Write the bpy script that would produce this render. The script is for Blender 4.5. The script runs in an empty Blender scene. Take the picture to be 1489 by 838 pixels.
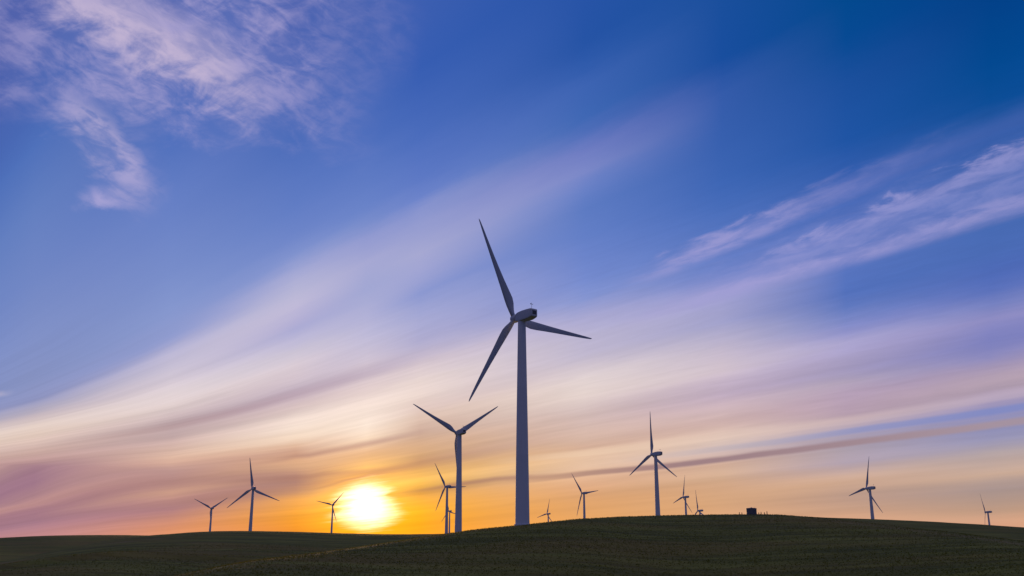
import bpy, bmesh, math, random
import numpy as np
from mathutils import Vector, Matrix

random.seed(7)
rng = np.random.default_rng(11)
R = math.radians
sc = bpy.context.scene
COL = sc.collection

# ------------------------------------------------------------------ camera
F, CX, CY, HOR = 1400.0, 744.5, 419.0, 804.0     # focal length / centre of the 1489 px frame
PITCH = math.atan((HOR - CY) / F)
EYE = Vector((0, 0, 1.7))
cam = bpy.data.objects.new('camera', bpy.data.cameras.new('camera'))
COL.objects.link(cam)
cam.location = EYE
cam.rotation_euler = (math.pi / 2 + PITCH, 0, 0)
cam.data.sensor_width = 36
cam.data.lens = 36 * F / 1489
cam.data.clip_start = 0.3
cam.data.clip_end = 60000
sc.camera = cam


def ray(px, py):
    """world direction of a bearing measured on site (frame coordinates)"""
    x, y = (px - CX) / F, -(py - CY) / F
    c, s = math.cos(PITCH), math.sin(PITCH)
    return Vector((x, c - s * y, s + c * y)).normalized()


def at(px, py, r):
    d = ray(px, py)
    return EYE + d * (r / math.hypot(d.x, d.y))


def az_of(px, py=770):
    d = ray(px, py)
    return math.degrees(math.atan2(d.x, d.y))


def el_of(py, px=744.5):
    return math.degrees(math.asin(ray(px, py).z))


def lin(c):
    c = c / 255.0
    return c / 12.92 if c <= 0.04045 else ((c + 0.055) / 1.055) ** 2.4


def S(r, g, b):
    return (lin(r), lin(g), lin(b), 1)


# ------------------------------------------------------------------ node helpers
class NT:
    def __init__(self, tree):
        self.t = tree

    def node(self, kind, **kw):
        n = self.t.nodes.new(kind)
        for k, v in kw.items():
            setattr(n, k, v)
        return n

    def put(self, sock, val):
        if isinstance(val, E):
            val = val.s
        if isinstance(val, bpy.types.NodeSocket):
            self.t.links.new(val, sock)
        else:
            sock.default_value = val

    def math(self, op, *a, clamp=False):
        n = self.node('ShaderNodeMath', operation=op, use_clamp=clamp)
        for i, v in enumerate(a):
            self.put(n.inputs[i], v)
        return E(self, n.outputs[0])

    def dot(self, a, vec):
        n = self.node('ShaderNodeVectorMath', operation='DOT_PRODUCT')
        self.put(n.inputs[0], a)
        n.inputs[1].default_value = vec
        return E(self, n.outputs['Value'])

    def step(self, x, a, b, lo=0.0, hi=1.0):
        """smoothstep; a > b gives a falling edge"""
        if a > b:
            a, b, lo, hi = b, a, hi, lo
        n = self.node('ShaderNodeMapRange', interpolation_type='SMOOTHSTEP')
        self.put(n.inputs[0], x)
        for i, v in enumerate((a, b, lo, hi)):
            n.inputs[i + 1].default_value = v
        return E(self, n.outputs[0])

    def bump(self, x, c, w0, w1=None):
        """soft hump round c with half widths w0 (below) and w1 (above)"""
        w1 = w1 or w0
        return self.step(x, c - w0, c) * self.step(x, c + w1, c)

    def ramp(self, x, stops, lo, hi, interp='LINEAR'):
        f = (x - lo) * (1.0 / (hi - lo))
        n = self.node('ShaderNodeValToRGB')
        n.color_ramp.interpolation = interp
        self.put(n.inputs[0], f)
        el = n.color_ramp.elements
        stops = sorted(stops, key=lambda s: s[0])
        while len(el) < len(stops):
            el.new(0.5)
        for e, (p, c) in zip(el, stops):
            e.position = (p - lo) / (hi - lo)
            e.color = c if not isinstance(c, (int, float)) else (c, c, c, 1)
        return E(self, n.outputs[0])

    def comb(self, x, y, z=0.0):
        n = self.node('ShaderNodeCombineXYZ')
        for i, v in enumerate((x, y, z)):
            self.put(n.inputs[i], v)
        return E(self, n.outputs[0])

    def noise(self, vec, scale=1.0, detail=4.0, rough=0.5, dist=0.0, lac=2.0):
        n = self.node('ShaderNodeTexNoise')
        self.put(n.inputs['Vector'], vec)
        n.inputs['Scale'].default_value = scale
        n.inputs['Detail'].default_value = detail
        n.inputs['Roughness'].default_value = rough
        n.inputs['Distortion'].default_value = dist
        n.inputs['Lacunarity'].default_value = lac
        return E(self, n.outputs[0])

    def mix(self, f, a, b, mode='MIX'):
        n = self.node('ShaderNodeMix', data_type='RGBA', blend_type=mode)
        n.clamp_factor = True
        self.put(n.inputs[0], f)
        self.put(n.inputs[6], a)
        self.put(n.inputs[7], b)
        return E(self, n.outputs[2])

    def scale(self, a, f):
        n = self.node('ShaderNodeVectorMath', operation='SCALE')
        self.put(n.inputs[0], a)
        self.put(n.inputs['Scale'], f)
        return E(self, n.outputs[0])

    def add(self, a, b):
        n = self.node('ShaderNodeVectorMath', operation='ADD')
        self.put(n.inputs[0], a)
        self.put(n.inputs[1], b)
        return E(self, n.outputs[0])


class E:
    def __init__(self, nt, s):
        self.nt, self.s = nt, s

    def __add__(self, o): return self.nt.math('ADD', self, o)
    __radd__ = __add__
    def __mul__(self, o): return self.nt.math('MULTIPLY', self, o)
    __rmul__ = __mul__
    def __sub__(self, o): return self.nt.math('SUBTRACT', self, o)
    def __rsub__(self, o): return self.nt.math('SUBTRACT', o, self)
    def __truediv__(self, o): return self.nt.math('DIVIDE', self, o)
    def clamp(self): return self.nt.math('ADD', self, 0.0, clamp=True)
    def max(self, o): return self.nt.math('MAXIMUM', self, o)
    def min(self, o): return self.nt.math('MINIMUM', self, o)
    def pow(self, o): return self.nt.math('POWER', self, o)


# ------------------------------------------------------------------ sky
SUN = ray(533, 735)
SUN_EL = math.asin(SUN.z)
SUN_AZ = math.atan2(SUN.x, SUN.y)
DV = ray(-526, 870)                                    # where the cirrus streaks converge
NV = (Vector((0, 0, 1)) - DV * DV.z).normalized()
CV = DV.cross(NV)
if CV.y < 0:
    CV = -CV
CP, SP = math.cos(PITCH), math.sin(PITCH)


def lon(px, py=600):
    """longitude on the great circle that leans with the cloud deck"""
    return math.degrees(math.atan((px - CX) / F))


def el_of2(px, py):
    return math.degrees(math.asin(ray(px, py).z))


# the streaks flatten towards the left horizon (the deck curves away)
G_ST = [(lon(-200), 14.0 / 16), (lon(0), 7.8 / 16), (lon(50), 6.4 / 16), (lon(250), 2.3 / 16), (lon(450), 0.0)]
H_ST = [(el_of(790), 0.2), (el_of(740), 0.42), (el_of(690), 1.0), (el_of(650), .68), (el_of(600), .22), (el_of(530), 0.0)]


def al(px, py):
    d = ray(px, py)
    a = math.degrees(math.atan2(d.dot(NV), d.dot(CV)))
    g = np.interp(lon(px), *zip(*G_ST)) * np.interp(math.degrees(math.asin(d.z)), *zip(*H_ST)) * 16
    return a - float(g)


def be(px, py):
    return math.degrees(math.acos(ray(px, py).dot(DV)))


# sky colours read up the sky at nine bearings (height, r, g, b)
SKYCOL = {
    50: [(0, 66, 90, 168), (170, 72, 104, 180), (210, 78, 112, 186), (300, 98, 126, 192), (400, 112, 134, 196), (493, 128, 144, 198), (553, 134, 146, 194), (582, 142, 148, 192), (596, 174, 168, 190), (606, 202, 186, 192),
         (619, 226, 206, 197), (633, 227, 203, 190), (647, 214, 186, 178), (658, 205, 172, 164), (672, 186, 148, 148), (688, 160, 120, 138), (704, 156, 116, 136), (721, 172, 130, 140), (731, 186, 140, 138), (742, 164, 120, 134),
         
         (760, 164, 121, 138), (778, 194, 138, 142)],
    250: [(0, 66, 94, 172), (200, 80, 112, 188), (290, 100, 126, 196), (400, 120, 141, 202), (446, 132, 150, 206), (484, 142, 154, 206), (498, 156, 162, 208), (513, 186, 182, 212), (535, 200, 192, 212), (553, 212, 200, 212), (572, 224, 210, 214),
          (591, 224, 207, 206), (603, 204, 184, 186), (614, 188, 166, 170), (637, 194, 168, 168), (651, 212, 180, 170), (665, 222, 184, 164), (674, 212, 170, 152), (684, 188, 148, 144), (698, 174, 131, 128), (707, 180, 136, 130),
          (716, 206, 158, 138), (726, 182, 134, 130), (740, 168, 122, 128), (755, 196, 136, 120), (770, 224, 148, 110)],
    430: [(0, 64, 92, 172), (200, 72, 106, 184), (300, 96, 124, 196), (340, 108, 132, 200), (370, 128, 146, 206), (398, 164, 168, 212), (428, 184, 182, 214), (446, 192, 186, 216), (465, 178, 174, 212), (479, 170, 170, 212), (493, 186, 182, 214),
          (512, 204, 196, 214), (530, 216, 202, 212), (544, 212, 196, 206), (563, 196, 180, 194), (577, 196, 176, 188), (591, 214, 192, 192), (605, 234, 214, 206), (623, 247, 226, 211), (637, 242, 216, 194), (647, 222, 184, 158),
          (658, 196, 152, 132), (668, 216, 168, 134), (679, 212, 166, 134), (688, 176, 132, 120), (702, 160, 120, 116), (716, 186, 136, 108), (726, 222, 156, 90), (744, 240, 160, 64), (758, 236, 150, 48), (772, 232, 140, 44)],
    533: [(0, 62, 94, 174), (200, 74, 108, 187), (300, 104, 130, 200), (325, 120, 140, 203), (350, 146, 154, 208), (385, 166, 168, 211), (420, 160, 166, 211), (460, 176, 176, 214), (490, 190, 186, 216), (515, 202, 192, 212), (530, 208, 194, 208),
          (545, 208, 192, 202), (565, 226, 206, 206), (590, 244, 224, 214), (620, 250, 230, 214), (640, 244, 216, 190), (655, 222, 178, 142), (668, 222, 174, 124), (680, 236, 186, 116), (690, 210, 152, 92), (702, 236, 180, 100), (720, 236, 176, 80),
          (740, 244, 176, 48), (758, 248, 168, 20), (772, 250, 160, 10)],
    610: [(0, 60, 94, 176), (100, 54, 93, 178), (200, 74, 108, 188), (260, 92, 120, 196), (288, 108, 131, 202), (310, 138, 149, 206), (340, 152, 158, 208), (370, 166, 168, 210), (395, 160, 164, 211), (428, 138, 151, 208), (446, 152, 160, 210), (470, 168, 170, 212),
          (493, 174, 171, 207), (512, 190, 181, 206), (530, 214, 198, 206), (553, 232, 214, 210), (577, 234, 214, 206), (595, 222, 198, 190), (609, 222, 194, 178), (623, 206, 174, 158), (633, 200, 166, 146), (647, 214, 172, 138), (660, 204, 160, 120),
          (674, 188, 140, 106), (681, 212, 160, 100), (694, 240, 184, 98), (705, 234, 178, 84), (716, 186, 132, 70), (727, 238, 168, 66), (740, 250, 172, 40), (756, 250, 166, 28), (772, 248, 158, 28)],
    850: [(0, 38, 83, 166), (60, 36, 83, 165), (98, 46, 90, 171), (127, 60, 99, 178), (171, 62, 103, 180), (191, 82, 111, 186), (215, 110, 124, 194), (245, 124, 136, 200), (274, 104, 128, 198), (303, 92, 122, 194), (342, 98, 126, 198), (381, 108, 132, 202), (414, 118, 139, 206),
          (433, 132, 148, 208), (447, 152, 158, 208), (465, 172, 170, 210), (493, 186, 180, 208), (516, 190, 182, 206), (535, 204, 192, 204), (553, 227, 212, 211), (572, 228, 211, 206), (591, 214, 194, 192), (605, 208, 184, 180), (623, 208, 180, 170),
          (640, 210, 178, 162), (654, 208, 170, 148), (664, 226, 190, 162), (680, 224, 188, 160), (706, 222, 172, 136), (730, 226, 166, 112), (756, 228, 164, 100)],
    1050: [(0, 24, 78, 156), (80, 22, 77, 158), (130, 52, 91, 170), (200, 54, 95, 174), (260, 60, 101, 180), (300, 72, 109, 186), (350, 86, 117, 191), (395, 102, 127, 198), (412, 138, 146, 206), (437, 162, 162, 208), (456, 160, 160, 203), (474, 160, 160, 202), (488, 176, 171, 203), (502, 190, 180, 203),
           (521, 204, 190, 206), (535, 210, 194, 204), (553, 196, 178, 198), (572, 190, 170, 190), (586, 202, 178, 188), (600, 206, 180, 182), (614, 204, 174, 170), (628, 218, 190, 178), (636, 226, 200, 186), (650, 206, 184, 180), (664, 206, 178, 170),
           (676, 208, 172, 152), (690, 214, 178, 152), (704, 212, 168, 136), (728, 214, 166, 127), (748, 217, 165, 123)],
    1230: [(0, 0, 72, 142), (60, 4, 73, 147), (120, 26, 79, 157), (200, 30, 84, 164), (240, 46, 91, 171), (290, 68, 103, 181), (330, 80, 110, 186), (370, 88, 115, 189), (400, 86, 115, 190), (428, 82, 112, 187), (446, 96, 120, 190), (460, 116, 132, 196), (479, 140, 144, 202), (498, 170, 164, 206), (508, 172, 164, 206), (521, 166, 156, 192),
           (540, 162, 152, 188), (553, 174, 160, 183), (572, 182, 160, 184), (586, 184, 160, 180), (599, 178, 154, 172), (609, 194, 170, 176), (617, 190, 171, 184), (636, 170, 158, 178), (656, 172, 158, 170), (674, 176, 160, 174), (690, 206, 173, 157), (700, 206, 168, 144), (722, 184, 151, 136), (738, 196, 156, 132), (754, 220, 168, 134)],
    1440: [(0, 0, 64, 136), (100, 0, 72, 144), (150, 8, 76, 150), (172, 30, 83, 157), (200, 40, 87, 163), (240, 56, 96, 172), (290, 68, 103, 178), (330, 70, 105, 178), (370, 74, 107, 181), (400, 77, 105, 182), (423, 92, 114, 188), (446, 120, 130, 192), (465, 142, 140, 194), (484, 130, 132, 192), (502, 124, 128, 190), (516, 140, 138, 190),
           (535, 166, 151, 182), (553, 182, 161, 177), (570, 176, 157, 176), (580, 176, 158, 186), (596, 150, 146, 188), (635, 144, 144, 182), (647, 156, 150, 174), (660, 178, 162, 164), (692, 200, 168, 148), (706, 168, 148, 146), (728, 172, 145, 132), (744, 192, 154, 130), (762, 218, 164, 132)],
}


def build_world():
    w = bpy.data.worlds.new('World')
    sc.world = w
    w.use_nodes = True
    w.node_tree.nodes.clear()
    N = NT(w.node_tree)
    tc = N.node('ShaderNodeTexCoord')
    d = E(N, tc.outputs['Generated'])
    x, y, z = N.dot(d, (1, 0, 0)), N.dot(d, (0, 1, 0)), N.dot(d, (0, 0, 1))
    DEG = 180 / math.pi
    el = N.math('ARCSINE', z) * DEG
    az = N.math('ARCTAN2', x, y) * DEG
    lo = N.math('ARCTAN2', x, N.dot(d, (0, CP, SP))) * DEG
    dn, dc = N.dot(d, NV), N.dot(d, CV)
    gx = N.ramp(lo, G_ST, lon(-200), lon(450))
    hx = N.ramp(el, H_ST, el_of(790), el_of(530))
    a = N.math('ARCTAN2', dn, dc) * DEG - gx * hx * 16.0     # across the streaks
    b = N.math('ARCCOSINE', N.dot(d, DV)) * DEG              # along the streaks
    sa = N.math('ARCCOSINE', N.dot(d, SUN).min(0.999999)) * DEG

    wob = N.noise(N.comb(b * 0.06, a * 0.20, 3.0), detail=3, rough=0.55) - 0.5
    wob2 = N.noise(N.comb(b * 0.22, a * 0.8, 9.0), detail=5, rough=0.62, dist=0.3) - 0.5
    aw = a + wob * N.ramp(a, [(0, .25), (12, .5), (30, 1.0)], 0, 40) * 1.5 + wob2 * N.ramp(a, [(0, .15), (10, .35), (25, 1.0)], 0, 40) * 1.0

    # --- air and cloud deck: colour across the streaks, blended from bearing to bearing
    xs = sorted(SKYCOL)
    sky = None
    for i, px in enumerate(xs):
        st = {}
        for (py, r_, g_, b_) in SKYCOL[px]:
            st[round(al(px, py), 3)] = S(r_, g_, b_)
        c = N.ramp(aw, list(st.items()), 0, 100)
        if sky is None:
            sky = c
        else:
            sky = N.mix(((lo - lon(xs[i - 1])) * (1 / (lon(px) - lon(xs[i - 1])))).clamp(), sky, c)

    # streak grain in the cloud deck
    st1 = N.noise(N.comb(b * 0.035, a * 0.9, 1.0), detail=4, rough=0.5) - 0.5
    st2 = N.noise(N.comb(b * 0.09, a * 2.4, 5.0), detail=5, rough=0.55) - 0.5
    fine = N.noise(N.comb(b * 0.38 - a * 0.12, a * 1.25, 2.0), detail=7, rough=0.62, dist=0.35)
    low = N.step(el, 15, 5)
    gr = (st1 * 0.34 + st2 * 0.18) * low
    fib = N.noise(N.comb(b * 0.30, a * 3.4, 6.0), detail=6, rough=0.6, dist=0.5) - 0.5
    sky = N.scale(sky, 1.0 + gr + fib * 0.17 * N.step(a, 3, 10) * N.step(a, 30, 22))

    def layer(sky, dens, col):
        return N.mix(dens.clamp(), sky, col)

    puff = N.step(fine, 0.36, 0.66)
    com = N.noise(N.comb(az * 0.30 + el * 0.10, el * 0.55 - az * 0.16, 7.0), detail=7, rough=0.62, dist=0.5)
    LAV = S(168, 162, 214)
    # combed streaks on the right: pale cores with torn upper edges and a thin veil between them
    def streak(p0, p1, up, dn_, k, f0, f1, torn):
        c0, c1 = al(*p0), al(*p1)
        b0, b1 = be(*p0), be(*p1)
        cen = a - (c0 + (b - b0) * ((c1 - c0) / (b1 - b0)))
        cen = cen + wob * 0.5 - (fine - 0.5) * torn * N.step(cen, -dn_ * .4, up)
        q = N.step(cen, up, up * .05) * N.step(cen, -dn_, -dn_ * .05)
        return q * N.step(b, be(*f0), be(*f0) + 7) * N.step(b, be(*f1) + 6, be(*f1) - 3) * k

    q = streak((1160, 308), (950, 398), 1.35, .8, .64, (870, 432), (1120, 322), 3.0)
    sky = layer(sky, q * (0.35 + 0.65 * puff), LAV)
    q = streak((1180, 296), (1000, 372), 1.2, 1.0, .26, (930, 400), (1300, 262), 1.6)
    sky = layer(sky, q * (0.45 + 0.55 * puff), LAV)
    q = streak((1470, 224), (1200, 342), .55, 1.0, .66, (1040, 402), (1700, 125), 2.8)
    sky = layer(sky, q * (0.35 + 0.65 * puff), LAV)
    q = streak((1470, 262), (1130, 382), 2.5, 2.2, .60, (930, 440), (1800, 140), 1.6)
    sky = layer(sky, q * (0.45 + 0.55 * puff), S(140, 146, 206))
    q = streak((1470, 302), (1100, 412), .7, .9, .62, (860, 470), (1650, 250), 1.0)
    sky = layer(sky, q * (0.55 + 0.45 * puff), LAV)
    q = streak((1440, 190), (1250, 265), .8, 1.3, .16, (1100, 320), (1700, 110), .6)
    sky = layer(sky, q, S(110, 124, 196))

    # mauve bars in the deck, thickest round the sun
    DUSK = N.ramp(el, [(0, S(150, 96, 84)), (3.5, S(150, 104, 98)), (6, S(166, 124, 122)), (9, S(172, 148, 166)), (14, S(160, 152, 196))], 0, 30)
    for (pts, w0, w1, k) in (
            ([(60, 652), (250, 620), (430, 572), (540, 541), (680, 500)], 1.0, 1.2, .46),
            ([(330, 682), (430, 664), (520, 649), (640, 622)], .45, .55, .55),
            ([(290, 708), (400, 697), (470, 690), (560, 684), (650, 672)], .55, .5, .52),
            ([(440, 716), (500, 699), (540, 690), (585, 685)], .26, .26, .55),
            ([(545, 728), (590, 717), (650, 707), (720, 697), (850, 689)], .38, .32, .55)):
        bb = [be(*p) for p in pts]
        aa = [al(*p) for p in pts]
        cen = N.ramp(b, [(u, v / 40) for u, v in zip(bb, aa)], bb[0], bb[-1]) * 40.0
        q = N.bump(a + wob2 * .3 + wob * .25 - cen, 0, w0, w1) * N.step(b, bb[0], bb[0] + (bb[-1] - bb[0]) * .45) * N.step(b, bb[-1], bb[-1] - (bb[-1] - bb[0]) * .35)
        sky = layer(sky, q * k, DUSK)

    # the long thin bar low on the right, the blue slot over it and the lit rim over that
    def ribbon(pts, w0, w1, kk, wobble=.12):
        bb, aa = [be(*p) for p in pts], [al(*p) for p in pts]
        lo_, hi_ = min(aa) - .5, max(aa) + .5
        cen = N.ramp(b, [(u, (v - lo_) / (hi_ - lo_)) for u, v in zip(bb, aa)], bb[0], bb[-1]) * (hi_ - lo_) + lo_
        dd = a + wob * .5 + wob2 * wobble - cen
        q = N.step(dd, -w0, -w0 * .25) * N.step(dd, w1, w1 * .25)
        return q * N.ramp(b, [(u, k_) for u, k_ in zip(bb, kk)], bb[0], bb[-1])

    q = ribbon([(700, 676), (850, 661), (1050, 635), (1230, 613), (1440, 581), (1600, 555)], .30, .5, [0, .55, .5, .35, .45, .3])
    sky = layer(sky, q, N.ramp(b, [(be(850, 661), S(240, 208, 178)), (be(1440, 581), S(196, 178, 196))], be(850, 661), be(1440, 581)))
    q = ribbon([(900, 671), (1050, 652), (1230, 627), (1440, 600), (1600, 577)], .34, .30, [0, .42, .70, .68, .6])
    sky = layer(sky, q, N.ramp(b, [(be(1050, 652), S(180, 172, 184)), (be(1250, 627), S(134, 143, 194)), (be(1440, 600), S(122, 136, 198))], be(1050, 652), be(1440, 600)))
    q = ribbon([(720, 705), (790, 697), (850, 690), (950, 680.5), (1050, 668.5), (1140, 657), (1230, 645), (1330, 633), (1440, 621), (1600, 601)], .30, .36, [0, .5, .82, .92, .94, .92, .9, .85, .82, .7], .16)
    sky = layer(sky, q, N.ramp(b, [(be(790, 697), S(176, 134, 116)), (be(1000, 668), S(152, 122, 128)), (be(1230, 645), S(158, 132, 140)), (be(1440, 620), S(168, 146, 154))], be(790, 697), be(1440, 620)))

    # torn cirrus high on the left
    tex = N.comb(az * 0.10, el * 0.17, 4.0)
    big = N.noise(tex, scale=1.0, detail=3, rough=0.5, dist=0.4)
    rip = N.noise(N.comb(az * 0.62 + el * 0.25, el * 1.35 + az * 0.30, 1.0), detail=7, rough=0.58, dist=0.6)
    CIR = S(178, 168, 212)
    reg = N.step(az + (big - .5) * 12, az_of(610, 60), az_of(350, 60)) * N.step(el + (big - .5) * 7 + (com - .5) * 5, el_of(225, 250), el_of(110, 250))
    cir = reg * (0.14 + 0.86 * N.step(com * 0.55 + rip * 0.45, 0.38, 0.66)) * N.step(az, az_of(-120, 100), az_of(260, 100), .62, 1.0)
    sky = layer(sky, cir * 0.70, CIR)
    fold = N.bump(el + az * 0.30 + (com - 0.5) * 4.5, el_of(45, 200) + az_of(200, 45) * 0.30, 2.6, 2.6) * N.step(az, az_of(430, 40), az_of(280, 40)) * N.step(az, az_of(-160, 100), az_of(160, 60))
    sky = layer(sky, fold * (0.45 + 0.55 * N.step(com * .6 + rip * .4, .34, .62)) * 0.85, S(200, 184, 212))
    t0, t1 = (az_of(115, 150), el_of(150, 115)), (az_of(215, 245), el_of(245, 215))
    ln = math.hypot(t1[0] - t0[0], t1[1] - t0[1])
    ux, uy = (t1[0] - t0[0]) / ln, (t1[1] - t0[1]) / ln
    al_ = (az - t0[0]) * ux + (el - t0[1]) * uy
    ac_ = (az - t0[0]) * (-uy) + (el - t0[1]) * ux + (com - 0.5) * 2.2 + (rip - .5) * 2.2
    ac_ = ac_ + N.step(al_, ln * .55, ln * 1.2) * 0.7
    tail = N.step(ac_, .8, 0.0) * N.step(ac_, -2.6, 0.1) * N.step(al_, -2.0, 1.6) * N.step(al_, ln + 2.4, ln - 1.0)
    sky = layer(sky, tail * (0.25 + 0.75 * N.step(com * .4 + rip * .6, .36, .62)) * 0.72, S(190, 178, 214))
    soft = N.bump(az + (com - .5) * 3, az_of(190, 250), 2.2, 2.6) * N.bump(el + (com - .5) * 2, el_of(262, 190), 2.4, 2.2)
    sky = layer(sky, soft * (.3 + .7 * N.step(rip, .35, .65)) * .45, S(160, 158, 210))
    hook = N.bump(el + (com - .5) * 2.0 + (rip - .5) * .8, el_of(288, 152), 1.0, 0.8) * N.bump(az + (com - .5) * 2, az_of(150, 284), 1.6, 1.9)
    sky = layer(sky, hook * 0.75, S(178, 170, 216))
    sky = layer(sky, N.bump(el - az * .2 + (com - .5), el_of(575, 5) - az_of(0, 575) * .2, .3, .3) * N.step(az, az_of(25, 575), az_of(-20, 575)) * .6, S(206, 194, 210))

    # --- the sun behind thin cloud
    saz, sel = math.degrees(SUN_AZ), math.degrees(SUN_EL)
    g2x, g2y = (az - saz) * 0.75, el - sel
    sh = (1.0 + st2 * .7 + st1 * .9).max(.2)
    g2 = N.math('EXPONENT', (g2x * g2x + g2y * g2y) * (-1 / 5.0)) * sh
    sky = N.add(sky, N.scale((.60, .26, .01), g2))
    wx = (az - saz) * N.ramp(el, [(sel - 1.5, .85), (sel - .5, .72), (sel + .4, .95), (sel + 2, 1.1)], sel - 2, sel + 2)
    rr = (wx * wx + g2y * g2y * 1.15).pow(0.5) + wob2 * 1.5 - st2 * 1.3 + fib * .5
    bite = N.bump(a + wob2 * .5, al(592, 716), 0.30, 0.25) * N.step(az, saz + 0.9, saz + 1.9)
    core = N.step(rr + bite * 1.2, 2.05, 0.35)
    sky = N.add(sky, N.scale((1.5, 1.4, 1.15), core.pow(1.3)))

    # --- rest of the dome: dim blue dusk away from the sun, unseen zenith warmed and brightened as fill for the grass
    bk = N.ramp(el, [(0, S(88, 76, 106)), (5, S(68, 73, 122)), (12, S(50, 70, 134)), (22, S(46, 72, 140)), (40, S(88, 94, 138)), (90, S(172, 154, 150))], 0, 90)
    bk = N.scale(bk, BACK_GAIN)
    sky = N.mix(N.step(N.math('ABSOLUTE', lo), 31, 85), sky, bk)
    sky = N.mix(N.step(el, 33, 70), sky, bk)
    sky = N.mix(N.step(el, -0.6, -2.0), sky, (0.02, 0.02, 0.012, 1))

    bg = N.node('ShaderNodeBackground')
    N.put(bg.inputs[0], sky)
    bg.inputs[1].default_value = SKY_GAIN
    ns = N.node('ShaderNodeTexSky', sky_type='NISHITA', sun_disc=False, sun_elevation=SUN_EL, sun_rotation=SUN_AZ)
    nb = N.node('ShaderNodeBackground')
    N.put(nb.inputs[0], ns.outputs[0])
    nb.inputs[1].default_value = NISHITA_GAIN
    ad = N.node('ShaderNodeAddShader')
    N.put(ad.inputs[0], bg.outputs[0])
    N.put(ad.inputs[1], nb.outputs[0])
    ow = N.node('ShaderNodeOutputWorld')
    N.put(ow.inputs[0], ad.outputs[0])


SKY_GAIN, NISHITA_GAIN, BACK_GAIN = 1.0, 0.001, 1.0
build_world()

sl = bpy.data.lights.new('sun', 'SUN')
sl.energy = 2.0
sl.angle = R(2.6)                                      # veiled by cloud
sl.color = (1.0, 0.58, 0.24)
so = bpy.data.objects.new('sun', sl)
COL.objects.link(so)
so.rotation_euler = SUN.to_track_quat('Z', 'Y').to_euler()


# ------------------------------------------------------------------ terrain
TURB = [  # hub bearing x, y, rotor radius in frame px, first blade angle, yaw of the shaft west of the view axis
    ('main', 748, 464, 165, -27, 40),
    ('second', 664.3, 630, 84, -63, 31),
    ('left_small', 306.7, 739.5, 28.5, -64, 39),
    ('left_big', 366.6, 711, 44.5, -9, 32),
    ('sun', 483, 734.5, 25, 42, 30),
    ('slim', 647.6, 708.1, 40, -33, 43),
    ('tiny', 652.3, 743.5, 21.5, -17, 48),
    ('crest_small', 795.3, 747.5, 23, 15, 46),
    ('tilted', 846.3, 717.5, 36, -39, 43),
    ('tall_right', 947.8, 661, 64, -2, 43),
    ('medium', 993.3, 723.1, 33, 12, 51),
    ('sunk', 1014.8, 742.9, 30, -9, 46),
    ('lone', 1259.9, 710.4, 46.5, 15, 37),
    ('far_right', 1432.7, 744.9, 28.5, -32, 48),
]
ROT = 40.0
HUB_FWD = 4.3
turbs = []
for (nm, px, py, rp, th, yaw) in TURB:
    r = 1.04 * F * ROT / rp
    h = at(px, py, r)
    g = R(yaw)
    axis = Vector((-math.sin(g), math.cos(g), 0))
    turbs.append(dict(nm=nm, hub=h, g=g, th=th, base=h - axis * HUB_FWD))

# crest lines: (bearing x, bearing y, distance)
RIDGES = [
    # near right hill                                                         front slope, back slope, roundness
    ([(-200, 900, 240), (100, 862, 235), (250, 839, 235), (330, 822, 240), (470, 803, 270), (560, 790, 300), (640, 777.5, 322), (700, 769.5, 338), (760, 763.5, 348), (850, 754.5, 372),
      (950, 750.3, 400), (1050, 748.3, 410), (1130, 748.8, 405), (1210, 755, 390), (1290, 764, 370), (1370, 773, 350), (1430, 780, 335), (1489, 788, 320), (1700, 820, 300)], .085, .06, 30),
    # left hill
    ([(-200, 830, 560), (0, 818, 560), (80, 801, 560), (140, 790, 570), (200, 780.5, 590), (250, 776.5, 600), (300, 773.2, 610), (360, 772.2, 615), (430, 773.5, 615), (500, 775.6, 610),
      (600, 777, 600), (660, 776, 590), (760, 775, 580), (900, 790, 560), (1600, 840, 560)], .06, .05, 45),
    # far left hill
    ([(-250, 790, 860), (0, 782.3, 860), (60, 779.4, 860), (140, 778.2, 870), (210, 778.7, 880), (300, 784, 890), (600, 800, 900), (1600, 820, 900)], .05, .05, 60),
    # far right hill
    ([(-200, 830, 760), (900, 800, 760), (1050, 757, 760), (1130, 750.5, 755), (1200, 752.7, 750), (1300, 756.3, 740), (1400, 761.3, 730), (1489, 767, 720), (1750, 790, 700)], .05, .05, 60),
    # low spur in front on the left
    ([(-250, 836, 330), (0, 821, 330), (60, 813, 335), (130, 804.5, 345), (190, 802, 350), (260, 805, 350), (380, 810.5, 345), (500, 822, 330), (700, 850, 320), (1600, 900, 320)], .08, .09, 12),
]


def smooth_interp(xq, xs, ys):
    """piecewise cubic (Catmull-Rom style slopes limited), numpy only"""
    xs, ys = np.asarray(xs, float), np.asarray(ys, float)
    m = np.gradient(ys, xs)
    xq = np.clip(xq, xs[0], xs[-1])
    i = np.clip(np.searchsorted(xs, xq) - 1, 0, len(xs) - 2)
    h = xs[i + 1] - xs[i]
    t = (xq - xs[i]) / h
    return ((2 * t**3 - 3 * t**2 + 1) * ys[i] + (t**3 - 2 * t**2 + t) * h * m[i] + (-2 * t**3 + 3 * t**2) * ys[i + 1] + (t**3 - t**2) * h * m[i + 1])


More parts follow.
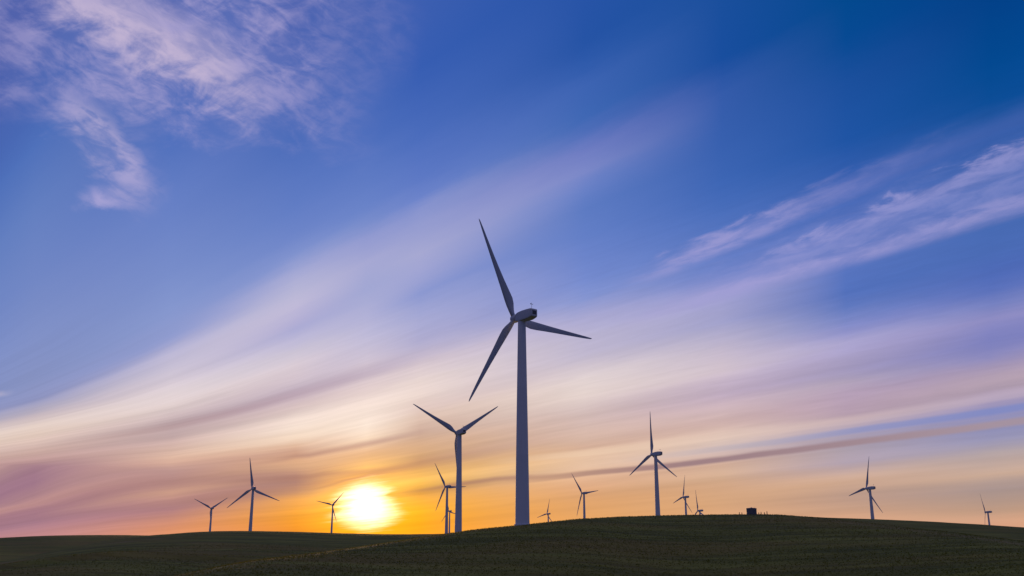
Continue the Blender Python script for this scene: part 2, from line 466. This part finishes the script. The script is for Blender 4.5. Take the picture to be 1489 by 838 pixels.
def vnoise(x, y, seed=0):
    """smooth value noise"""
    xi, yi = np.floor(x).astype(np.int64), np.floor(y).astype(np.int64)
    fx, fy = x - xi, y - yi
    fx, fy = fx * fx * (3 - 2 * fx), fy * fy * (3 - 2 * fy)

    def hsh(a, b):
        n = (a * 374761393 + b * 668265263 + seed * 144665) & 0x7fffffff
        n = ((n ^ (n >> 13)) * 1274126177) & 0x7fffffff
        return ((n ^ (n >> 16)) & 0xffff) / 65535.0 - 0.5
    return (hsh(xi, yi) * (1 - fx) + hsh(xi + 1, yi) * fx) * (1 - fy) + (hsh(xi, yi + 1) * (1 - fx) + hsh(xi + 1, yi + 1) * fx) * fy


_R = []
for pts, fs, bs, L in RIDGES:
    A, D, Z = [], [], []
    for px, py, r in pts:
        p = at(px, py, r)
        A.append(math.degrees(math.atan2(p.x, p.y)))
        D.append(r)
        Z.append(p.z)
    _R.append((A, D, Z, fs, bs, L))


def smax(a, b, k):
    h = np.clip(0.5 + 0.5 * (a - b) / k, 0, 1)
    return b * (1 - h) + a * h + k * h * (1 - h)


def height(x, y):
    x, y = np.atleast_1d(np.asarray(x, float)), np.atleast_1d(np.asarray(y, float))
    r = np.hypot(x, y) + 1e-6
    A = np.degrees(np.arctan2(x, y))
    # rolling lowland that carries the far turbines
    num, den = 0.0, 0.0
    for t in turbs:
        wgt = 1.0 / (((x - t['base'].x) ** 2 + (y - t['base'].y) ** 2) + 60.0 ** 2) ** 1.3
        num = num + wgt * (t['hub'].z - 80.0)
        den = den + wgt
    low = num / den
    # sight-line of the skyline keeps the lowland behind the crests
    sky_t = np.full_like(r, -9.0)
    ridges = []
    for (ra, rd, rz, fs, bs, L) in _R:
        rc = smooth_interp(A, ra, rd)
        zc = smooth_interp(A, ra, rz)
        s = (zc - EYE.z) / rc
        dd = r - rc
        slope = np.where(dd < 0, fs, bs)
        zz = zc + s * dd - slope * (np.sqrt(dd * dd + L * L) - L)
        if L < 13:                                     # cut bank below the low spur
            zz = zz - 1.5 * (.5 + .5 * np.tanh((-dd - 5) / 2.6))
        side = np.clip((np.abs(A) - 75) / 40, 0, 1)
        zz = zz - side * 60
        ridges.append(zz)
        sky_t = np.maximum(sky_t, s)
    low = np.minimum(low, EYE.z + sky_t * r - 2.0)
    near = -6.5 + 6.5 * np.exp(-(r / 75.0) ** 2)
    z = np.where(r < 700, near, low) if False else near * (1 - np.clip((r - 450) / 250, 0, 1)) + low * np.clip((r - 450) / 250, 0, 1)
    for zz in ridges:
        z = smax(z, zz, 1.2)
    # little unevenness of the turf
    amp = np.clip(r / 60, 0, 1)
    z = z + amp * (0.22 * vnoise(x / 11, y / 7, 3) + 0.10 * vnoise(x / 3.4, y / 2.2, 5)) * np.clip(1.6 - r / 900, 0, 1)
    return z


def hz(x, y):
    return float(height(x, y)[0])


def ground_hit(px, py):
    d = ray(px, py)
    k = 1.0 / math.hypot(d.x, d.y)
    rs = np.arange(150, 1100, 1.0)
    below = np.nonzero(height(d.x * k * rs, d.y * k * rs) > EYE.z + d.z * k * rs)[0]
    r = rs[below[0]] if len(below) else 1000.0
    return (d.x * k * r, d.y * k * r)


# faint tracks and sunlit crest edges, painted as paler lines in the turf colour
TRACKS_LIT_EDGES = [[ground_hit(*p) for p in t] for t in (
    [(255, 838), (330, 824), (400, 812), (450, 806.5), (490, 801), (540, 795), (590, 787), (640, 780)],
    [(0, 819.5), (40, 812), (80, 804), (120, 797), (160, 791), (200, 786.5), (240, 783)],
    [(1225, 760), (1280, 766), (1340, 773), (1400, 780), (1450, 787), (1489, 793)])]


def make_ground():
    ang = np.concatenate([np.arange(-180, -40, 4.0), np.arange(-40, 40, 0.16), np.arange(40, 180, 4.0)])
    rad = [0.0, 2.0, 4.0]
    while rad[-1] < 9000:
        rad.append(rad[-1] * 1.0135 + 0.05 if 100 < rad[-1] < 1000 else rad[-1] * 1.05 + 0.2)
    rad = np.array(rad)
    na, nr = len(ang), len(rad)
    aa, rr = np.meshgrid(np.radians(ang), rad)
    X, Y = (rr * np.sin(aa)).ravel(), (rr * np.cos(aa)).ravel()
    Zs = height(X, Y)
    co = np.stack([X, Y, Zs], 1).astype(np.float32)
    i = np.arange(nr - 1)[:, None] * na + np.arange(na)[None, :]
    j = np.arange(nr - 1)[:, None] * na + (np.arange(na)[None, :] + 1) % na
    quads = np.stack([i, i + na, j + na, j], -1).reshape(-1, 4)[:, ::1]
    me = bpy.data.meshes.new('hills')
    me.vertices.add(len(co))
    me.vertices.foreach_set('co', co.ravel())
    me.loops.add(quads.size)
    me.loops.foreach_set('vertex_index', quads.ravel().astype(np.int32))
    me.polygons.add(len(quads))
    me.polygons.foreach_set('loop_start', np.arange(0, quads.size, 4, dtype=np.int32))
    me.polygons.foreach_set('use_smooth', np.ones(len(quads), bool))
    me.update(calc_edges=True)
    me.validate()
    track_lit_edge = np.zeros(len(co), np.float32)
    for pts in TRACKS_LIT_EDGES:
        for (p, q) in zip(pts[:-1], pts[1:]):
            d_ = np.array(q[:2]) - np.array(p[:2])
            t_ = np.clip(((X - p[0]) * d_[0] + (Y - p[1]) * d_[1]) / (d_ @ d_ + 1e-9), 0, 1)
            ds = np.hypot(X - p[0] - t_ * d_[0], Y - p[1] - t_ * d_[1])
            track_lit_edge = np.maximum(track_lit_edge, np.exp(-(ds / 2.2) ** 2))
    at_ = me.attributes.new('track_lit_edge', 'FLOAT', 'POINT')
    at_.data.foreach_set('value', track_lit_edge.astype(np.float32))
    o = bpy.data.objects.new('hills', me)
    COL.objects.link(o)
    o['kind'] = 'structure'
    return o


def mat(name):
    m = bpy.data.materials.new(name)
    m.use_nodes = True
    m.node_tree.nodes.clear()
    N = NT(m.node_tree)
    out = N.node('ShaderNodeOutputMaterial')
    return m, N, out


def turf_material():
    m, N, out = mat('turf')
    tc = N.node('ShaderNodeTexCoord')
    p = E(N, tc.outputs['Object'])
    mp = N.node('ShaderNodeMapping')
    mp.inputs['Scale'].default_value = (0.018, 0.16, 0.3)
    N.put(mp.inputs[0], p)
    rows = N.noise(E(N, mp.outputs[0]), 1.0, 5, 0.6, 0.4)
    mp2 = N.node('ShaderNodeMapping')
    mp2.inputs['Scale'].default_value = (0.012, 0.03, 0.05)
    N.put(mp2.inputs[0], p)
    patch = N.noise(E(N, mp2.outputs[0]), 1.0, 4, 0.55, 0.5)
    mp3 = N.node('ShaderNodeMapping')
    mp3.inputs['Scale'].default_value = (1.2, 1.6, 1.0)
    N.put(mp3.inputs[0], p)
    fine = N.noise(E(N, mp3.outputs[0]), 1.0, 4, 0.65)
    f = N.step(rows * 0.72 + fine * 0.28, 0.38, 0.62)
    c = N.mix(f, (0.076, 0.084, 0.011, 1), (0.182, 0.190, 0.028, 1))
    c = N.mix(N.step(patch, 0.42, 0.68) * 0.6, c, (0.190, 0.138, 0.030, 1))
    wr = N.node('ShaderNodeAttribute', attribute_name='track_lit_edge')
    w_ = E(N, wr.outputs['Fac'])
    c = N.mix(w_ * (0.35 + 0.65 * fine), c, (0.23, 0.185, 0.075, 1))  # dry track tone, also standing in for sunlight along the crest edges
    bs = N.node('ShaderNodeBsdfPrincipled')
    N.put(bs.inputs['Base Color'], c)
    bs.inputs['Roughness'].default_value = 0.95
    bs.inputs['Specular IOR Level'].default_value = 0.15
    bm_ = N.node('ShaderNodeBump')
    bm_.inputs['Strength'].default_value = 0.4
    bm_.inputs['Distance'].default_value = 0.5
    N.put(bm_.inputs['Height'], f)
    N.put(bs.inputs['Normal'], bm_.outputs[0])
    N.put(out.inputs[0], bs.outputs[0])
    return m


def grass_material():
    m, N, out = mat('grass_blade')
    tc = N.node('ShaderNodeTexCoord')
    oi = N.node('ShaderNodeObjectInfo')
    c = N.ramp(E(N, oi.outputs['Random']), [(0, (0.140, 0.150, 0.016, 1)), (.6, (0.175, 0.172, 0.022, 1)), (1, (0.220, 0.180, 0.036, 1))], 0, 1)
    df = N.node('ShaderNodeBsdfDiffuse')
    N.put(df.inputs[0], c)
    tr = N.node('ShaderNodeBsdfTranslucent')
    N.put(tr.inputs[0], c)
    mx = N.node('ShaderNodeMixShader')
    mx.inputs[0].default_value = 0.5
    N.put(mx.inputs[1], df.outputs[0])
    N.put(mx.inputs[2], tr.outputs[0])
    N.put(out.inputs[0], mx.outputs[0])
    return m


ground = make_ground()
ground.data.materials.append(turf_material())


def make_grass():
    # one tuft, scattered by geometry nodes over the visible slopes
    bm = bmesh.new()
    rnd = random.Random(3)
    for i in range(16):
        a = rnd.uniform(0, 6.283)
        q = rnd.uniform(0, .28)
        bx, by = math.cos(a) * q, math.sin(a) * q
        h = rnd.uniform(.16, .36)
        la = rnd.uniform(0, 6.283)
        lean = rnd.uniform(.03, .16)
        wv = rnd.uniform(0, 3.14)
        wx, wy = math.cos(wv) * .018, math.sin(wv) * .018
        ps = []
        for t, ww in ((0, 1), (.55, .8), (1, .1)):
            cx, cy, cz = bx + math.cos(la) * lean * t * t, by + math.sin(la) * lean * t * t, h * t - .03
            ps.append((bm.verts.new((cx - wx * ww, cy - wy * ww, cz)), bm.verts.new((cx + wx * ww, cy + wy * ww, cz))))
        for k in range(2):
            bm.faces.new((ps[k][0], ps[k][1], ps[k + 1][1], ps[k + 1][0]))
    tm = bpy.data.meshes.new('tuft')
    bm.to_mesh(tm)
    bm.free()
    tm.materials.append(grass_material())
    tuft = bpy.data.objects.new('tuft', tm)           # source only, not linked to the scene
    n = 130000
    A = rng.uniform(-34, 34, n)
    r = 110 * (480 / 110) ** rng.uniform(0, 1, n) ** 0.8
    x, y = r * np.sin(np.radians(A)), r * np.cos(np.radians(A))
    keep = 1.2 * vnoise(x / 40, y / 7, 21) + vnoise(x / 60, y / 30, 22) + rng.uniform(-1, 1, n) > -0.4
    x, y = x[keep], y[keep]
    z = height(x, y)
    me = bpy.data.meshes.new('grass')
    me.vertices.add(len(x))
    me.vertices.foreach_set('co', np.stack([x, y, z], 1).astype(np.float32).ravel())
    o = bpy.data.objects.new('grass', me)
    COL.objects.link(o)
    o['kind'] = 'stuff'
    o['label'] = 'short dark green grass growing over the rolling hills'
    o['category'] = 'grass'
    ng = bpy.data.node_groups.new('grass_scatter', 'GeometryNodeTree')
    ng.interface.new_socket('Geometry', in_out='INPUT', socket_type='NodeSocketGeometry')
    ng.interface.new_socket('Geometry', in_out='OUTPUT', socket_type='NodeSocketGeometry')
    gi, go = ng.nodes.new('NodeGroupInput'), ng.nodes.new('NodeGroupOutput')
    ip = ng.nodes.new('GeometryNodeInstanceOnPoints')
    oi = ng.nodes.new('GeometryNodeObjectInfo')
    oi.inputs['Object'].default_value = tuft
    rv = ng.nodes.new('FunctionNodeRandomValue')
    rv.data_type = 'FLOAT_VECTOR'
    rv.inputs[0].default_value = (-.12, -.12, 0)
    rv.inputs[1].default_value = (.12, .12, 6.283)
    rs = ng.nodes.new('FunctionNodeRandomValue')
    rs.data_type = 'FLOAT'
    rs.inputs[2].default_value = .45
    rs.inputs[3].default_value = .95
    L = ng.links.new
    L(gi.outputs[0], ip.inputs['Points'])
    L(oi.outputs['Geometry'], ip.inputs['Instance'])
    L(rv.outputs[0], ip.inputs['Rotation'])
    L(rs.outputs[1], ip.inputs['Scale'])
    L(ip.outputs[0], go.inputs[0])
    md = o.modifiers.new('scatter', 'NODES')
    md.node_group = ng


make_grass()


# ------------------------------------------------------------------ materials
def paint(name, base, rough, dirt, vscale=(1.2, 1.2, .12)):
    m, N, out = mat(name)
    tc = N.node('ShaderNodeTexCoord')
    mp = N.node('ShaderNodeMapping')
    mp.inputs['Scale'].default_value = vscale
    N.put(mp.inputs[0], tc.outputs['Object'])
    n = N.noise(E(N, mp.outputs[0]), 1.0, 5, 0.6)
    c = N.mix(N.step(n, .45, .75) * 0.5, base, dirt)
    bs = N.node('ShaderNodeBsdfPrincipled')
    N.put(bs.inputs['Base Color'], c)
    bs.inputs['Roughness'].default_value = rough
    N.put(out.inputs[0], bs.outputs[0])
    return m


M_TOWER = paint('tower_paint', (.78, .78, .79, 1), .62, (.70, .69, .67, 1), (2.2, 2.2, .05))
M_BLADE = paint('blade_paint', (.50, .54, .60, 1), .60, (.42, .45, .48, 1), (.8, .8, .2))
M_NAC = paint('nacelle_paint', (.66, .67, .69, 1), .60, (.5, .5, .5, 1), (.8, .8, .4))
M_DARK = paint('dark_grille', (.16, .16, .17, 1), .6, (.10, .10, .10, 1), (2, 2, 2))
M_STEEL = paint('mast_steel', (.30, .30, .31, 1), .45, (.2, .2, .2, 1), (4, 4, 4))
M_TANK = paint('tank_steel', (.16, .15, .155, 1), .55, (.14, .08, .05, 1), (1.5, 1.5, .5))
M_WOOD = paint('post_wood', (.12, .095, .07, 1), .9, (.07, .055, .04, 1), (6, 6, 1))


def link(name, bm, m, parent=None, smooth=True, auto=None):
    me = bpy.data.meshes.new(name)
    bmesh.ops.recalc_face_normals(bm, faces=bm.faces[:])
    bm.to_mesh(me)
    bm.free()
    for p in me.polygons:
        p.use_smooth = smooth
    if auto:
        me.set_sharp_from_angle(angle=R(auto))
    me.materials.append(m)
    o = bpy.data.objects.new(name, me)
    COL.objects.link(o)
    o.parent = parent
    return o


def lathe(bm, prof, n=32, axis='Z', cap=True):
    rings = []
    for (r, h) in prof:
        ring = []
        for i in range(n):
            a = 2 * math.pi * i / n
            c, s = r * math.cos(a), r * math.sin(a)
            ring.append(bm.verts.new((c, s, h) if axis == 'Z' else (c, h, s)))
        rings.append(ring)
    for p, q in zip(rings[:-1], rings[1:]):
        for i in range(n):
            bm.faces.new((p[i], p[(i + 1) % n], q[(i + 1) % n], q[i]))
    if cap:
        bm.faces.new(rings[0][::-1])
        bm.faces.new(rings[-1])
    return rings


def loft(bm, rings):
    vs = [[bm.verts.new(p) for p in r] for r in rings]
    n = len(vs[0])
    for p, q in zip(vs[:-1], vs[1:]):
        for i in range(n):
            bm.faces.new((p[i], p[(i + 1) % n], q[(i + 1) % n], q[i]))
    bm.faces.new(vs[0][::-1])
    bm.faces.new(vs[-1])


def box(bm, c, s, bev=0.0):
    r = bmesh.ops.create_cube(bm, size=1)
    for v in r['verts']:
        v.co = Vector((v.co.x * s[0] + c[0], v.co.y * s[1] + c[1], v.co.z * s[2] + c[2]))
    if bev:
        es = list({e for v in r['verts'] for e in v.link_edges})
        bmesh.ops.bevel(bm, geom=es, offset=bev, segments=2, affect='EDGES')


def rod(bm, a, b, r, n=8):
    a, b = Vector(a), Vector(b)
    q = (b - a).to_track_quat('Z', 'Y')
    rings = []
    for e in (a, b):
        rings.append([e + q @ Vector((r * math.cos(2 * math.pi * i / n), r * math.sin(2 * math.pi * i / n), 0)) for i in range(n)])
    loft(bm, rings)


# ------------------------------------------------------------------ wind turbine
TOWER_H = 78.2           # top flange below the nacelle for an 80 m hub


def tower_bm():
    bm = bmesh.new()
    prof = [(2.95, -1.2), (2.95, .25), (2.62, .28)]
    joints = (26.0, 52.0)
    def rad(h): return 2.55 - (2.55 - 1.45) * (h / TOWER_H) ** 1.12
    h = .3
    hs = [.3, 6, 12, 18, 25.85, 26.0, 26.15, 34, 42, 51.85, 52.0, 52.15, 60, 68, 74, TOWER_H]
    for h in hs:
        prof.append((rad(h) + (.008 if h in joints else 0), h))
    prof += [(1.6, TOWER_H + .02), (1.6, TOWER_H + .3)]
    lathe(bm, prof, 40)
    return bm


def nacelle_bm():
    bm = bmesh.new()
    # stations along the shaft (local y, forward = upwind), half width, bottom, top
    st = [(2.55, .95, -1.05, 1.0), (2.2, 1.35, -1.45, 1.35), (.8, 1.62, -1.7, 1.72), (-1.5, 1.75, -1.78, 1.95), (-4.6, 1.75, -1.74, 2.0),
          (-6.4, 1.66, -1.3, 1.96), (-6.95, 1.52, -1.05, 1.8), (-7.1, 1.35, -.9, 1.62)]
    rings = []
    for (yy, w, b, t) in st:
        cz, hh = (b + t) / 2, (t - b) / 2
        ring = []
        for i in range(32):
            a = 2 * math.pi * i / 32
            c, s = math.cos(a), math.sin(a)
            e = 0.22
            ring.append((w * math.copysign(abs(c) ** e, c), yy, cz + hh * math.copysign(abs(s) ** e, s)))
        rings.append(ring)
    loft(bm, rings)
    return bm


def blade_bm():
    bm = bmesh.new()
    # span, chord, thickness, twist (deg), pivot as share of chord ahead of the axis
    st = [(1.0, 1.7, 1.7, 0, .5), (2.0, 1.75, 1.7, 2, .5), (3.4, 2.05, 1.45, 8, .44), (5.5, 2.85, 1.05, 13, .36), (7.6, 3.2, .80, 12, .32), (10.5, 2.95, .62, 9, .31),
          (15, 2.45, .46, 6.5, .31), (20, 2.0, .34, 4.5, .31), (26, 1.55, .25, 2.6, .31), (32, 1.15, .17, 1.2, .31), (36.5, .82, .11, .3, .31), (39.2, .5, .06, 0, .31), (40.0, .14, .02, 0, .3)]
    rings = []
    n = 18
    for (s, c, th, tw, pv) in st:
        c *= 1.0 if s < 3 else 1.14
        ring = []
        rd = min(1.0, max(0.0, (s - 2.0) / 4.0))     # round root to aerofoil
        bend = -1.0 * (s / 40) ** 2
        for i in range(n):
            a = 2 * math.pi * i / n
            u = .5 - .5 * math.cos(a)                  # 0 leading, 1 trailing
            sgn = 1 if math.sin(a) >= 0 else -1
            af = sgn * 1.35 * (u ** .5) * (1 - u) * th * .78 if 0 < u < 1 else 0
            cy = math.sin(a) * th / 2
            xx = (u - pv) * c
            yy = cy * (1 - rd) + af * rd
            t = R(tw)
            ring.append((xx * math.cos(t) + yy * math.sin(t), -xx * math.sin(t) + yy * math.cos(t) + bend, s))
        rings.append(ring)
    loft(bm, rings)
    return bm


def make_turbine():
    root = bpy.data.objects.new('wind_turbine', None)
    COL.objects.link(root)
    tw = link('tower', tower_bm(), M_TOWER, root, auto=35)
    nc = link('nacelle', nacelle_bm(), M_NAC, root, auto=40)
    b = bmesh.new()                                    # recessed louvre in the rear face
    box(b, (0, -7.12, .42), (1.9, .06, 1.5))
    for k in range(5):
        box(b, (0, -7.17, -.14 + k * .28), (1.8, .05, .07))
    link('rear_grille', b, M_DARK, nc, smooth=False)
    b = bmesh.new()                                    # wind vane and cup mast
    rod(b, (0, -5.6, 1.9), (0, -5.6, 4.3), .055)
    rod(b, (-.55, -5.6, 3.7), (.55, -5.6, 3.7), .04)
    box(b, (-.55, -5.75, 3.9), (.04, .5, .34))
    for k in range(3):
        a = k * 2.094
        rod(b, (.55, -5.6, 3.95), (.55 + .22 * math.cos(a), -5.6 + .22 * math.sin(a), 3.95), .05)
    rod(b, (.55, -5.6, 3.7), (.55, -5.6, 3.98), .03)
    link('wind_vane', b, M_STEEL, nc, smooth=False)
    b = bmesh.new()
    box(b, (0, -3.2, 2.03), (1.5, 1.7, .22), .06)
    link('roof_hatch', b, M_NAC, nc, smooth=False)
    b = bmesh.new()
    prof = [(1.2, -1.75), (1.5, -1.5), (1.58, -.6), (1.56, .3), (1.36, .95), (1.0, 1.4), (.5, 1.68), (.05, 1.75)]
    lathe(b, prof, 28, 'Y')
    link('hub', b, M_NAC, root, auto=50)
    bm_ = blade_bm()
    me0 = link('blade', bm_, M_BLADE, root, auto=60)
    for k in range(2):
        c = me0.copy()
        COL.objects.link(c)
        c.parent = root
    return root


def copy_tree(o, parent=None):
    c = o.copy()
    COL.objects.link(c)
    c.parent = parent
    for ch in list(o.children):
        copy_tree(ch, c)
    return c


LABELS = {
    'main': 'largest and nearest wind turbine, tall pale tower in the middle of the ridge',
    'second': 'second largest wind turbine with two raised blades in a V, left of the tallest tower',
    'left_small': 'small leftmost wind turbine with its two upper blades in a V on the left hill',
    'left_big': 'taller wind turbine on the left hill with one blade pointing straight up',
    'sun': 'small wind turbine right beside the setting sun, blades against its glare',
    'slim': 'slim wind turbine with one blade passing behind the tower of the V bladed turbine',
    'tiny': 'tiny distant wind turbine squeezed between two towers right of the sun',
    'crest_small': 'tiny low wind turbine just right of the tallest tower, peeking over the slope',
    'tilted': 'wind turbine with one blade nearly level to the right, low on the right hill',
    'tall_right': 'third largest wind turbine, upright blade over two spread blades, on the right hill',
    'medium': 'medium small wind turbine just right of the tall one on the right hill crest',
    'sunk': 'distant wind turbine sunk behind the crest so only its rotor and nacelle show',
    'lone': 'lone wind turbine on the right side between the dark tank and the rightmost turbine',
    'far_right': 'small rightmost wind turbine half hidden behind the far right slope',
}
proto = make_turbine()
for i, t in enumerate(turbs):
    o = proto if i == 0 else copy_tree(proto)
    bx, by = t['base'].x, t['base'].y
    bz = hz(bx, by)
    o.location = (bx, by, bz)
    o.rotation_euler = (0, 0, t['g'])
    hh = t['hub'].z - bz
    o['label'] = LABELS[t['nm']]
    o['category'] = 'wind turbine'
    o['group'] = 'wind turbines along the hills'
    k = 0
    for ch in o.children:
        n = ch.name.split('.')[0]
        if n == 'tower':
            ch.scale = (1, 1, (hh - 1.75) / TOWER_H)
        elif n == 'nacelle':
            ch.location = (0, 0, hh)
        elif n == 'hub':
            ch.location = (0, HUB_FWD, hh)
        elif n == 'blade':
            ch.location = (0, HUB_FWD + .1, hh)
            ch.rotation_euler = (0, R(t['th'] + 120 * k), 0)
            k += 1
    print('TURB', t['nm'], round(hh, 1), round(bz, 1), round(math.hypot(bx, by)))


# ------------------------------------------------------------------ tank and posts on the crest
def make_tank():
    p = at(1093, 748.5, 402)
    root = bpy.data.objects.new('water_tank', None)
    COL.objects.link(root)
    z = hz(p.x, p.y)
    root.location = (p.x, p.y, z)
    root.rotation_euler = (0, 0, .4)
    root['label'] = 'squat dark round tank standing on the crest of the right hill'
    root['category'] = 'water tank'
    W, H = 2.0, 2.25
    b = bmesh.new()
    prof = [(W + .12, -.5), (W + .12, .12), (W, .14)]
    h = .2
    while h < H - .1:
        prof += [(W, h), (W + .045, h + .07), (W, h + .14)]
        h += .21
    prof += [(W, H)]
    lathe(b, prof, 40)
    link('body', b, M_TANK, root, auto=50)
    b = bmesh.new()
    lathe(b, [(W + .10, H + .003), (W + .10, H + .10), (W - .4, H + .24), (.3, H + .36), (.02, H + .38)], 40)
    rf = link('roof', b, M_TANK, root, auto=30)
    b = bmesh.new()
    lathe(b, [(.3, H + .33), (.3, H + .5), (.02, H + .54)], 16)
    link('hatch', b, M_STEEL, rf, auto=30)
    b = bmesh.new()
    for s in (-.22, .22):
        rod(b, (s, -W - .22, -.1), (s, -W - .22, H + .3), .03)
    for k in range(9):
        rod(b, (-.22, -W - .22, .3 + k * .31), (.22, -W - .22, .3 + k * .31), .02)
    link('ladder', b, M_STEEL, root, smooth=False)


make_tank()
POSTS = [(1075.2, 1.0, 'leftmost weathered fence post on the crest, left of the dark tank'),
         (1079, .9, 'weathered fence post between the leftmost post and the dark tank'),
         (1103.5, .8, 'weathered fence post on the crest, first one right of the dark tank'),
         (1107, 1.0, 'weathered fence post on the crest, second one right of the dark tank'),
         (1111.5, .85, 'weathered fence post on the crest, third one right of the dark tank'),
         (1115.5, 1.25, 'tall weathered fence post at the right end of the row by the dark tank')]
for (px, h, lb) in POSTS:
    p = at(px, 748.6, 401)
    b = bmesh.new()
    lathe(b, [(.15, -.5), (.15, h * .6), (.135, h - .03), (.09, h)], 10)
    o = link('fence_post', b, M_WOOD, None, auto=40)
    o.location = (p.x, p.y, hz(p.x, p.y))
    o.rotation_euler = (random.uniform(-.05, .05), random.uniform(-.07, .07), random.uniform(0, 3))
    o['label'], o['category'], o['group'] = lb, 'fence post', 'fence posts beside the dark tank'

# ------------------------------------------------------------------ output
sc.view_settings.view_transform = 'Standard'
sc.view_settings.look = 'None'
sc.view_settings.exposure = 0
sc.view_settings.gamma = 1
sc.view_settings.use_curve_mapping = False
sc.cycles.use_denoising = True
sc.cycles.denoiser = 'OPENIMAGEDENOISE'
sc.cycles.sample_clamp_indirect = 4.0
